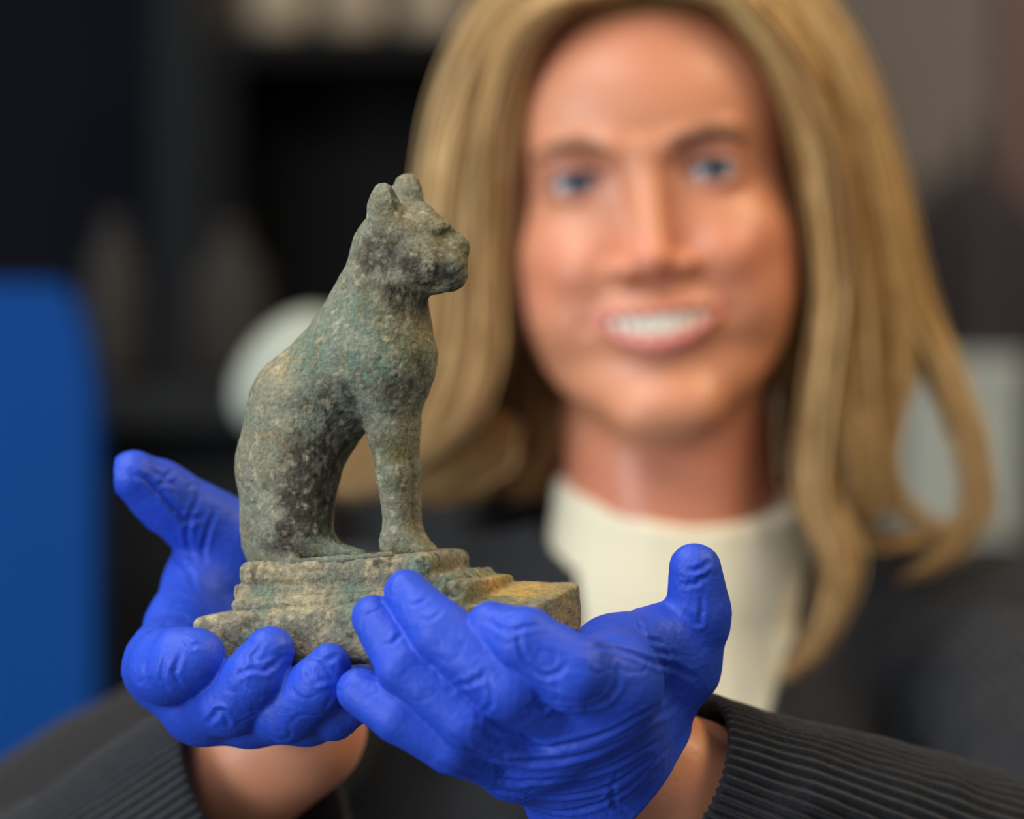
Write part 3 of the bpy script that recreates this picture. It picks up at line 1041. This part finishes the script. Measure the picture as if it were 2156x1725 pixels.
def glove_right_hand():          # photograph's left
    f = Field.grid(P(200, 1700, 800) - 4, P(830, 900, 935) + 4, 0.62)
    f.a[1] = np.arange(772, 945, 0.62, dtype=np.float32); f.d = np.full([len(v) for v in f.a], 30.0, np.float32)
    fi = f.like()
    wr = G(640, 1432, 78)
    mcp = [G(357, 1405, 14), G(425, 1478, 6), G(525, 1494, 3), G(645, 1490, 6)]
    for m_, r_ in zip(mcp, (13, 12.2, 11.8, 11)):
        f.add(cone(wr, m_, 19, r_), 6)
    f.add(cone(mcp[0], mcp[1], 12.6, 12), 6)
    f.add(cone(mcp[1], mcp[3], 11.6, 10.8), 6)
    f.add(cone(G(560, 1360, 74), G(482, 1142, 62), 18, 14.3), 8)
    f.add(cone(G(480, 1290, 66), G(425, 1230, 57), 15, 11.2), 8)
    f.add(cone(G(425, 1222, 57), G(386, 1318, 40), 11.2, 11.8), 8)
    f.add(cone(G(386, 1318, 40), mcp[0], 11.8, 13), 6)
    f.add(cone(G(470, 1340, 62), G(420, 1400, 35), 14, 13), 8)
    # fingers
    fi.chain([G(482, 1138, 62), G(356, 1052, 48), G(332, 1034, 45), G(281, 1000, 38)], [14.3, 11.2, 10.6, 8.2], 1, 1.5)
    fi.chain([mcp[0], G(352, 1404, -10), G(385, 1394, -18), G(412, 1387, -20)], [13, 12.2, 10.9, 9.6], 0.8, 1.5)
    fi.chain([mcp[1], G(485, 1480, -16), G(538, 1424, -24), G(566, 1374, -23)], [12.2, 10.6, 9.8, 8.0], 0.8, 1.0)
    fi.chain([mcp[2], G(602, 1498, -18), G(670, 1440, -27), G(694, 1402, -26)], [11.8, 9.9, 8.9, 6.9], 0.8, 1.0)
    fi.chain([mcp[3], G(700, 1500, -12), G(742, 1475, -15), G(760, 1450, -14)], [11, 8.8, 7.8, 6.8], 0.8, 1.0)
    f.merge(fi, 3.0)
    f.add(cone(wr, G(655, 1445, 96), 21, 22), 4)
    return finish_glove(f, CREASES['right'], 300, wr)

def glove_left_hand():           # photograph's right
    f = Field.grid(P(690, 1800, 860) - 4, P(1560, 1120, 780) + 4, 0.75)
    f.a[1] = np.arange(752, 885, 0.62, dtype=np.float32)
    f.a[0] = np.arange(P(690, 0, 860)[0], P(1565, 0, 870)[0] + 4, 0.62, dtype=np.float32)
    f.a[2] = np.arange(P(0, 1830, 860)[2], P(0, 1110, 860)[2] + 4, 0.62, dtype=np.float32)
    f.d = np.full([len(v) for v in f.a], 30.0, np.float32)
    fi = f.like()
    wr = G(1300, 1640, 14)
    mcp = [G(1288, 1440, -44), G(1225, 1505, -38), G(1150, 1560, -30), G(1085, 1605, -20)]
    for m_, r_ in zip(mcp, (13, 12.4, 11.8, 10.8)):
        f.add(cone(wr, m_, 21, r_), 8)
    f.add(cone(mcp[0], mcp[1], 12.6, 12.4), 6)
    f.add(cone(mcp[1], mcp[2], 12.2, 11.6), 6)
    f.add(cone(mcp[2], mcp[3], 11.6, 10.8), 6)
    f.add(cone(G(1322, 1500, 6), G(1425, 1400, 2), 17.5, 13.8), 8)
    f.add(cone(wr, G(1322, 1500, 6), 21, 17.5), 8)
    f.add(cone(G(1292, 1388, -22), G(1398, 1345, -4), 12.2, 11.4), 8)
    f.add(cone(G(1292, 1388, -22), mcp[0], 12.2, 13), 8)
    # thumb and fingers
    fi.chain([G(1425, 1400, 2), G(1466, 1312, -2), G(1470, 1290, -3), G(1464, 1199, -6)], [13.8, 10.6, 10.2, 8.3], 1, 1.5)
    fi.chain([mcp[0], G(1205, 1418, -58), G(1105, 1350, -57), G(1036, 1319, -51)], [13, 11.4, 10.2, 7.6], 0.6, 1.0)
    fi.chain([mcp[1], G(1075, 1448, -54), G(930, 1335, -47), G(856, 1248, -39)], [12.4, 10.4, 9.6, 7.0], 0.6, 1.0)
    fi.chain([mcp[2], G(985, 1512, -46), G(852, 1402, -44), G(788, 1300, -36)], [11.8, 9.8, 8.8, 6.9], 0.6, 1.0)
    fi.chain([mcp[3], G(950, 1567, -40), G(840, 1508, -41), G(760, 1456, -36)], [10.8, 9.0, 8.2, 7.4], 0.6, 1.0)
    f.merge(fi, 3.0)
    # loose cuff cut square to the forearm
    A = ELL - WRL; A /= np.linalg.norm(A)
    wa = G(1250, 1640, 6)
    f.add(cone(wa, wa + A * 32, 22.5, 25.5), 6)
    f.add(cone(G(1340, 1560, 4), G(1392, 1580, 4), 16, 9), 5)
    f.add(cone(wa + (2, 0, -8), wa + A * 24 + (-3, 0, -16), 22, 24), 6)
    f.sub((lambda X, Y, Z, c=G(1412, 1600, 0): -((X - c[0]) * 0.74 + (Y - c[1]) * 0.15 + (Z - c[2]) * -0.66), None, None), 1.0)
    return finish_glove(f, CREASES['left'], 500, wr)

CREASES['left'] = [
    (0.9, 1.3, [(1130, 1490), (1200, 1500), (1260, 1490), (1300, 1455), (1310, 1410)]),
    (0.8, 1.3, [(1010, 1540), (1090, 1575), (1180, 1578), (1280, 1550), (1390, 1490)]),
    (0.8, 1.4, [(950, 1560), (1030, 1605), (1130, 1612), (1240, 1595), (1340, 1550), (1430, 1480)]),
    (0.7, 1.4, [(930, 1620), (1050, 1650), (1160, 1650), (1280, 1625), (1400, 1560)]),
    (0.7, 1.3, [(1040, 1670), (1160, 1685), (1280, 1665), (1380, 1600)]),
    (0.6, 1.3, [(1080, 1700), (1200, 1715), (1320, 1670), (1420, 1570)]),
    (0.8, 1.2, [(1240, 1355), (1320, 1365), (1400, 1400), (1470, 1430)]),
    (0.7, 1.0, [(1360, 1340), (1390, 1370), (1430, 1380)]),
    (0.6, 0.9, [(1350, 1300), (1365, 1335), (1400, 1350)]),
    (0.6, 1.0, [(1090, 1320), (1090, 1370), (1115, 1415), (1150, 1425), (1195, 1390)]),
    (0.6, 1.0, [(1010, 1300), (1060, 1325), (1100, 1315), (1150, 1310)]),
    (0.5, 1.0, [(950, 1450), (990, 1440), (1025, 1415)]),
    (0.5, 1.0, [(1020, 1430), (1030, 1480), (1010, 1510)]),
    (0.4, 0.9, [(790, 1355), (830, 1345), (850, 1330)]),
    (0.4, 0.9, [(850, 1270), (880, 1265), (905, 1250)]),
    (0.4, 0.9, [(860, 1300), (900, 1300), (930, 1280)]),
    (0.5, 0.9, [(1430, 1200), (1470, 1195), (1500, 1180)]),
    (0.5, 0.9, [(1425, 1235), (1465, 1230), (1500, 1215)]),
    (0.5, 1.0, [(1440, 1290), (1470, 1320), (1480, 1250)]),
    (0.5, 1.1, [(1300, 1640), (1290, 1690), (1330, 1720)]),
]
CREASES['right'] = [
    (0.8, 1.2, [(275, 985), (320, 1020), (370, 1070), (400, 1100), (430, 1090)]),
    (0.5, 1.0, [(330, 985), (350, 1000), (370, 985)]),
    (0.5, 1.0, [(330, 1030), (355, 1010), (375, 1020)]),
    (0.5, 1.1, [(425, 1040), (400, 1110), (395, 1180)]),
    (0.5, 1.1, [(460, 1070), (440, 1130), (430, 1180)]),
    (0.4, 1.2, [(350, 1160), (390, 1190), (420, 1240)]),
    (0.6, 1.2, [(300, 1330), (340, 1310), (390, 1305)]),
    (0.5, 1.0, [(340, 1380), (335, 1430), (350, 1460)]),
    (0.5, 1.0, [(375, 1370), (365, 1420), (380, 1450)]),
    (0.4, 0.9, [(385, 1340), (400, 1355), (430, 1350)]),
    (0.6, 1.0, [(485, 1425), (520, 1405), (570, 1405), (600, 1385)]),
    (0.5, 1.0, [(545, 1350), (530, 1385), (550, 1395)]),
    (0.7, 1.1, [(430, 1530), (460, 1500), (480, 1540)]),
    (0.5, 1.0, [(640, 1400), (660, 1430), (710, 1425)]),
    (0.5, 1.0, [(660, 1380), (690, 1385), (715, 1375)]),
]
Vg, Qg = glove_right_hand()
tag(pmake('glove', Vg, Qg, M_glove), 'blue glove on the hand under the cat\'s rear end')
Vg, Qg = glove_left_hand()
tag(pmake('glove', Vg, Qg, M_glove), 'blue glove with fingers wrapped in front of the plinth')

# ---- shirt and cardigan
def torso(f, inf):
    f.add(ell((80, 1236, -255), (142 + inf, 78 + inf, 160 + inf)), 0)
    f.add(ell((80, 1240, -470), (138 + inf, 84 + inf, 210 + inf)), 25)
    f.add(cone((80, 1228, -150), (80, 1222, -92), 84 + inf, 60 + inf), 20)
    f.add(ell((38, 1195, -268), (62 + inf, 52 + inf, 60 + inf)), 20)
    f.add(ell((122, 1195, -268), (62 + inf, 52 + inf, 60 + inf)), 20)

def build_shirt():
    f = Field(steps(-90, 250, 2.5), steps(1090, 1345, 2.5), steps(-640, -300, 6, 10, 2.0))
    torso(f, 0)
    f.add(cone((80, 1226, -110), (80, 1216, -30), 66, 60), 14)
    # neckline: tilted cut, lower in front and on the right side
    f.sub((lambda X, Y, Z: -(Z - (-36 + 0.28 * (Y - 1218) - 0.06 * (X - 80) + 0.0012 * (X - 80) ** 2)), None, None), 2.0)
    V, Q = f.mesh()
    V = relax(V, Q, 1)
    N = vnormals(V, Q)
    q = V / np.array([14.0, 30, 60.0]) + 0.4 * np.stack([V[:, 2], V[:, 0] * 0, V[:, 0]], 1) / 40
    V = V + N * (2.0 * fbm(q, 71, 3))[:, None]
    return V, Q
v, q = build_shirt()
pmake('shirt', v, q, M_shirt)

def build_cardigan():
    f = Field(steps(-190, 345, 3.0), steps(1080, 1350, 3.0), steps(-690, -320, 7, 10, 2.6))
    torso(f, 6)
    for sh in (SHL, SHR):
        f.add(cone((80, 1238, -88), sh + (0, 0, 2), 44, 46), 22)
        f.add(cone(sh, sh + (0, 6, -70), 48, 40), 20)
    # open front: straight left edge, slanting right edge
    a0 = np.array([27.0, -30.0]); a1 = np.array([43.0, -190.0])
    b0 = np.array([133.0, -70.0]); b1 = np.array([98.0, -190.0])
    def plane(p0, p1, side):
        d = p1 - p0; n = np.array([d[1], -d[0]]); n = n / np.linalg.norm(n) * side
        return n, p0
    nl, pl = plane(a0, a1, 1); nr, pr_ = plane(b0, b1, -1)
    if nl[0] > 0: nl = -nl
    if nr[0] < 0: nr = -nr
    f.sub((lambda X, Y, Z: np.maximum(np.maximum((X - pl[0]) * nl[0] + (Z - pl[1]) * nl[1], (X - pr_[0]) * nr[0] + (Z - pr_[1]) * nr[1]), Y - 1240), None, None), 3.0)
    # neck opening
    f.sub(cone((80, 1218, -40), (80, 1212, 60), 68, 74), 3)
    V, Q = f.mesh()
    V = relax(V, Q, 1)
    N = vnormals(V, Q)
    V = V + N * (4.0 * fbm(V / np.array([40.0, 40, 60]), 81, 3))[:, None]
    return V, Q
v, q = build_cardigan()
cardigan = pmake('cardigan', v, q, M_knit)
def sleeve(path, rads, nrib, seed, ribamp=0.75, folds=2.5):
    """knitted tube along the arm, ribs are real relief, turned in at the cuff"""
    c = densify(path, 26)
    rr = densify(np.array(rads)[:, None], 26)[:, 0]
    n = nrib * 8
    T = np.gradient(c, axis=0); T /= np.linalg.norm(T, axis=1, keepdims=True)
    up = np.array([0, 0, 1.0])
    V = []; m = len(c)
    ang = np.linspace(0, 2 * np.pi, n, endpoint=False)
    ref = np.cross(T[0], up); ref /= np.linalg.norm(ref)
    rings = []
    for i in range(m):
        ref = ref - T[i] * (ref @ T[i]); ref /= np.linalg.norm(ref)
        b = np.cross(T[i], ref)
        rings.append((c[i], ref.copy(), b))
    cc = np.array([g[0] for g in rings]); A = np.array([g[1] for g in rings]); B = np.array([g[2] for g in rings])
    dirs = A[:, None, :] * np.cos(ang)[None, :, None] + B[:, None, :] * np.sin(ang)[None, :, None]
    s = np.arange(m)[:, None] / m
    pts = cc[:, None, :] + dirs * rr[:, None, None]
    nz = fbm((pts / np.array([55.0, 40, 30])).reshape(-1, 3), seed, 3).reshape(m, n)
    nz2 = fbm((pts / 17.0).reshape(-1, 3), seed + 3, 2).reshape(m, n)
    rib = np.cos(ang * nrib)[None, :]
    amount = np.clip((np.arange(m)[:, None]) / 20.0, 0, 1)
    R = rr[:, None] + rib * ribamp + (folds * nz + 0.8 * nz2) * (0.3 + 0.7 * amount)
    V = cc[:, None, :] + dirs * R[:, :, None]
    # inner lip at the cuff
    lip = [cc[0] + dirs[0] * (R[0] - 1.5)[:, None] - T[0] * 0.8, cc[0] + dirs[0] * (R[0] - 3.4)[:, None] + T[0] * 0.8, cc[0] + dirs[0] * (R[0] - 3.6)[:, None] + T[0] * 35]
    allr = np.concatenate([np.array(lip[::-1]), V], 0)
    M = allr.shape[0]
    i, j = np.meshgrid(np.arange(M - 1), np.arange(n), indexing='ij')
    Q = np.stack([i * n + j, i * n + (j + 1) % n, (i + 1) * n + (j + 1) % n, (i + 1) * n + j], -1).reshape(-1, 4)
    return allr.reshape(-1, 3), Q
A = ELL - WRL; A /= np.linalg.norm(A)
c0 = P(1438, 1632, 850)
v, q = sleeve([c0, c0 + A * 40, c0 + A * 110, ELL + (-6, 0, 6), (ELL + SHL) / 2 + (4, 6, 4), SHL + (-14, 14, 2)], [27.5, 31, 38, 50, 53, 40], 56, 901, 0.75, 6.0)
make('sleeve', v - PO, q, M_knit, cardigan)
A = ELR - WRR; A /= np.linalg.norm(A)
c0 = P(560, 1650, 912)
v, q = sleeve([c0, c0 + A * 40, c0 + A * 100, ELR + (4, 0, 6), (ELR + SHR) / 2 + (-4, 6, 4), SHR + (14, 14, 2)], [41, 43, 46, 48, 50, 40], 74, 951)
make('sleeve', v - PO, q, M_knit, cardigan)

# ---- trousers and shoes (below the frame)
f = Field.grid((-110, 1120, -1470), (270, 1370, -560), 9.0)
f.add(ell((80, 1244, -660), (150, 104, 130)), 0)
for s in (-1, 1):
    f.chain([np.array([80 + s * 72, 1242, -700]), np.array([80 + s * 82, 1240, -1000]), np.array([80 + s * 86, 1252, -1440])], [84, 62, 52], 12, 8)
v, q = f.mesh()
pmake('trousers', v, q, M_trouser)
for s in (-1, 1):
    f = Field.grid((80 + s * 90 - 60, 1080, -1502), (80 + s * 90 + 60, 1320, -1380), 5.0)
    f.add(cone((80 + s * 88, 1262, -1462), (80 + s * 96, 1135, -1470), 36, 32), 0)
    f.add(cone((80 + s * 87, 1255, -1450), (80 + s * 87, 1250, -1405), 36, 40), 10)
    f.sub((lambda X, Y, Z: (Z + 1499.0), None, None), 2)
    v, q = f.mesh()
    pmake('shoe', v, q, M_shoe)

# ---- hair: tapering strands in locks over a scalp cap
def hair():
    Vs = []; Qs = []; Cs = []; base = 0
    tones = [np.array(lin(*c)) for c in ((206, 170, 112), (186, 146, 90), (168, 128, 78), (214, 184, 132), (150, 112, 66), (196, 158, 98))]
    def strand(pts, r0, col):
        nonlocal base
        n = len(pts); k = 3
        T = np.gradient(pts, axis=0); T /= np.maximum(np.linalg.norm(T, axis=1, keepdims=True), 1e-6)
        ref = np.cross(T, np.array([0.3, 1.0, 0.2])); ref /= np.maximum(np.linalg.norm(ref, axis=1, keepdims=True), 1e-6)
        b = np.cross(T, ref)
        t = np.linspace(0, 1, n)
        r = r0 * 0.8 * np.clip(1.15 - t ** 3 * 1.1, 0.05, 1)
        a = np.arange(k) * 2 * np.pi / k
        ring = pts[:, None, :] + (ref[:, None, :] * np.cos(a)[None, :, None] + b[:, None, :] * np.sin(a)[None, :, None]) * r[:, None, None]
        Vs.append(ring.reshape(-1, 3))
        i, j = np.meshgrid(np.arange(n - 1), np.arange(k), indexing='ij')
        Qs.append(np.stack([i * k + j, i * k + (j + 1) % k, (i + 1) * k + (j + 1) % k, (i + 1) * k + j], -1).reshape(-1, 4) + base)
        Cs.append(np.tile(col, (n * k, 1)))
        base += n * k
    def guide(pts, n=33):
        d = densify([P(*p) for p in pts], 10)
        s = np.concatenate([[0], np.cumsum(np.linalg.norm(np.diff(d, axis=0), axis=1))])
        u = np.linspace(0, s[-1], n)
        return np.stack([np.interp(u, s, d[:, q]) for q in range(3)], 1)
    def lock(gs, n, spread=4.0, r=1.0, tone=None, wav=1.5, cut=0.12):
        gs = [guide(g) for g in gs]
        for _ in range(int(n * 1.7)):
            u = RNG.rand() * (len(gs) - 1); i = min(int(u), len(gs) - 2) if len(gs) > 1 else 0; w = u - i
            p = gs[i] * (1 - w) + gs[i + 1] * w if len(gs) > 1 else gs[0].copy()
            t = np.linspace(0, 1, len(p))[:, None]
            o = RNG.randn(3) * spread * np.array([1, 1.0, 0.6]); o2 = RNG.randn(3) * spread * 0.6
            p = p + o * (0.25 + 0.75 * np.sin(np.pi * np.clip(t * 1.1, 0, 1)) ** 0.7)
            ph = RNG.rand(3) * 6.28
            p = p + o2 * np.sin(np.pi * 2 * t * (0.6 + 0.6 * RNG.rand()) + 6.28 * RNG.rand()) * np.clip(t * 3, 0, 1)
            p = p + wav * t * np.sin(t * (7 + 5 * RNG.rand()) + ph)
            m = int(len(p) * (1 - cut * RNG.rand()))
            c = tones[RNG.randint(len(tones))] if tone is None else tone * (0.8 + 0.4 * RNG.rand())
            strand(p[:m], r * (0.7 + 0.6 * RNG.rand()), c * (0.85 + 0.3 * RNG.rand()))
    # photograph's left side
    L0 = [(1340, -25, 1131), (1205, 2, 1130), (1108, 80, 1137), (1062, 200, 1146), (1044, 350, 1154), (1038, 500, 1160), (1036, 620, 1160), (1034, 730, 1158), (1005, 850, 1156), (950, 920, 1158), (890, 962, 1162), (820, 1010, 1168)]
    L1 = [(1340, -80, 1150), (1180, -25, 1146), (1075, 90, 1150), (1018, 250, 1158), (990, 400, 1164), (982, 560, 1168), (972, 700, 1168), (940, 830, 1168), (880, 930, 1170), (800, 1010, 1175), (745, 1065, 1180)]
    L2 = [(1340, -140, 1178), (1150, -65, 1174), (1046, 70, 1176), (978, 230, 1182), (945, 400, 1185), (928, 560, 1185), (905, 700, 1183), (855, 830, 1180), (795, 950, 1180), (735, 1035, 1185), (700, 1080, 1190)]
    L3 = [(1340, -205, 1210), (1130, -115, 1208), (1022, 60, 1208), (956, 240, 1208), (922, 420, 1208), (890, 560, 1206), (850, 680, 1203), (795, 800, 1200), (735, 920, 1200), (695, 1010, 1200), (680, 1065, 1205)]
    lock([L0, L1], 420, 3.0, 1.05)
    lock([L1, L2, L3], 620, 4.0, 1.1)
    lock([L0], 160, 3.2, 1.0)
    # inner fall between neck and left locks, its shadow painted as a darker tone
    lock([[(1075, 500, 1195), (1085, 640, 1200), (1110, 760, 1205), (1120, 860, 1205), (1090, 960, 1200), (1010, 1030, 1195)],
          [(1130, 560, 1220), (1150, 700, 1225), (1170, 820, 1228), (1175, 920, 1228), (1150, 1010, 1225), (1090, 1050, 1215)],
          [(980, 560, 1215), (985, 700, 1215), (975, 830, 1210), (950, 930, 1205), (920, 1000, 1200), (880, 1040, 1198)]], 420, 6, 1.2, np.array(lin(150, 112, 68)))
    lock([[(1040, 860, 1185), (985, 940, 1185), (930, 985, 1183), (870, 1020, 1180), (800, 1045, 1180)],
          [(1090, 900, 1190), (1040, 980, 1190), (985, 1020, 1188), (920, 1035, 1185), (860, 1050, 1182)]], 220, 4, 1.0)
    # photograph's right side
    R0 = [(1345, -25, 1131), (1495, -22, 1130), (1595, 45, 1137), (1668, 175, 1146), (1715, 300, 1154), (1742, 430, 1160), (1750, 600, 1162), (1742, 720, 1160), (1740, 840, 1156), (1775, 935, 1154), (1798, 1000, 1154), (1775, 1070, 1152)]
    R0b = [(1345, -35, 1133), (1500, -25, 1132), (1600, 55, 1139), (1680, 180, 1148), (1728, 310, 1156), (1758, 450, 1161), (1768, 600, 1164), (1755, 720, 1163), (1735, 850, 1160), (1722, 960, 1158), (1720, 1060, 1154), (1752, 1120, 1148), (1772, 1205, 1142), (1742, 1305, 1136), (1685, 1395, 1132), (1600, 1452, 1132)]
    R1 = [(1345, -80, 1150), (1545, -30, 1148), (1655, 105, 1153), (1728, 280, 1160), (1768, 450, 1166), (1793, 600, 1170), (1803, 720, 1170), (1815, 820, 1170), (1840, 920, 1168), (1835, 1010, 1165), (1795, 1080, 1160), (1760, 1120, 1155)]
    R2 = [(1345, -140, 1178), (1585, -70, 1174), (1705, 65, 1176), (1780, 240, 1182), (1824, 420, 1185), (1856, 580, 1185), (1882, 700, 1183), (1890, 800, 1182), (1870, 890, 1180), (1860, 970, 1178), (1890, 1050, 1178), (1960, 1100, 1178), (2040, 1120, 1180)]
    R2b = [(1345, -170, 1190), (1595, -90, 1190), (1725, 60, 1192), (1800, 240, 1195), (1845, 420, 1197), (1885, 580, 1197), (1925, 700, 1195), (1985, 800, 1190), (2025, 900, 1186), (2050, 1000, 1184), (2060, 1080, 1182), (2020, 1160, 1178), (1930, 1215, 1172), (1820, 1240, 1165)]
    R3 = [(1345, -205, 1210), (1605, -115, 1208), (1742, 60, 1208), (1812, 230, 1208), (1862, 400, 1208), (1898, 560, 1206), (1938, 680, 1203), (1995, 775, 1200), (2048, 890, 1195), (2080, 1010, 1190), (2100, 1110, 1190), (2108, 1165, 1192)]
    lock([R0, R1], 380, 3.0, 1.05)
    lock([R0b], 260, 4.2, 1.15, None, 1.0, 0.06)
    lock([R1, R2], 260, 4.0, 1.1)
    lock([R2b, R3], 420, 3.5, 1.1)
    lock([R2], 90, 3.0, 1.0)
    lock([[(1860, 1040, 1180), (1810, 1100, 1178), (1800, 1130, 1178), (1880, 1140, 1180), (1970, 1125, 1182), (2060, 1095, 1184)]], 60, 2.5, 0.9)
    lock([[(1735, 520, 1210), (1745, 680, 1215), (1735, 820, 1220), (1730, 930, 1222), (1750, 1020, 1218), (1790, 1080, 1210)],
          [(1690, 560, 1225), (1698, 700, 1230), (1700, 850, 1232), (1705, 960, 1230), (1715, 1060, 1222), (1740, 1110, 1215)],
          [(1850, 620, 1220), (1860, 760, 1218), (1845, 880, 1215), (1820, 980, 1212), (1810, 1060, 1208), (1830, 1120, 1200)]], 420, 6, 1.2, np.array(lin(150, 110, 62)))  # inner fall at right, shade likewise put into the strand tone
    V = np.concatenate(Vs); Q = np.concatenate(Qs); C = np.concatenate(Cs)
    # scalp cap
    f = Field.grid(H(0, 85, 40) - 135, H(0, 85, 40) + 135, 2.5)
    f.add(ell(H(0, 92, 32), (76, 96, 88), HR))
    for s in (-1, 1):
        f.add(cone(H(s * 60, 85, 10), H(s * 74, 95, -80), 26, 30), 25)
    f.add(cone(H(0, 150, 20), H(0, 140, -110), 40, 52), 25)
    f.sub(ell(H(0, -2, -20), (63, 78, 84), HR), 6)
    v, q = f.mesh()
    v = relax(v, q, 2)
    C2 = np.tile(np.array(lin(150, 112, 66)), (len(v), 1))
    Q = np.concatenate([Q, q + len(V)]); V = np.concatenate([V, v]); C = np.concatenate([C, C2])
    return V, Q, C
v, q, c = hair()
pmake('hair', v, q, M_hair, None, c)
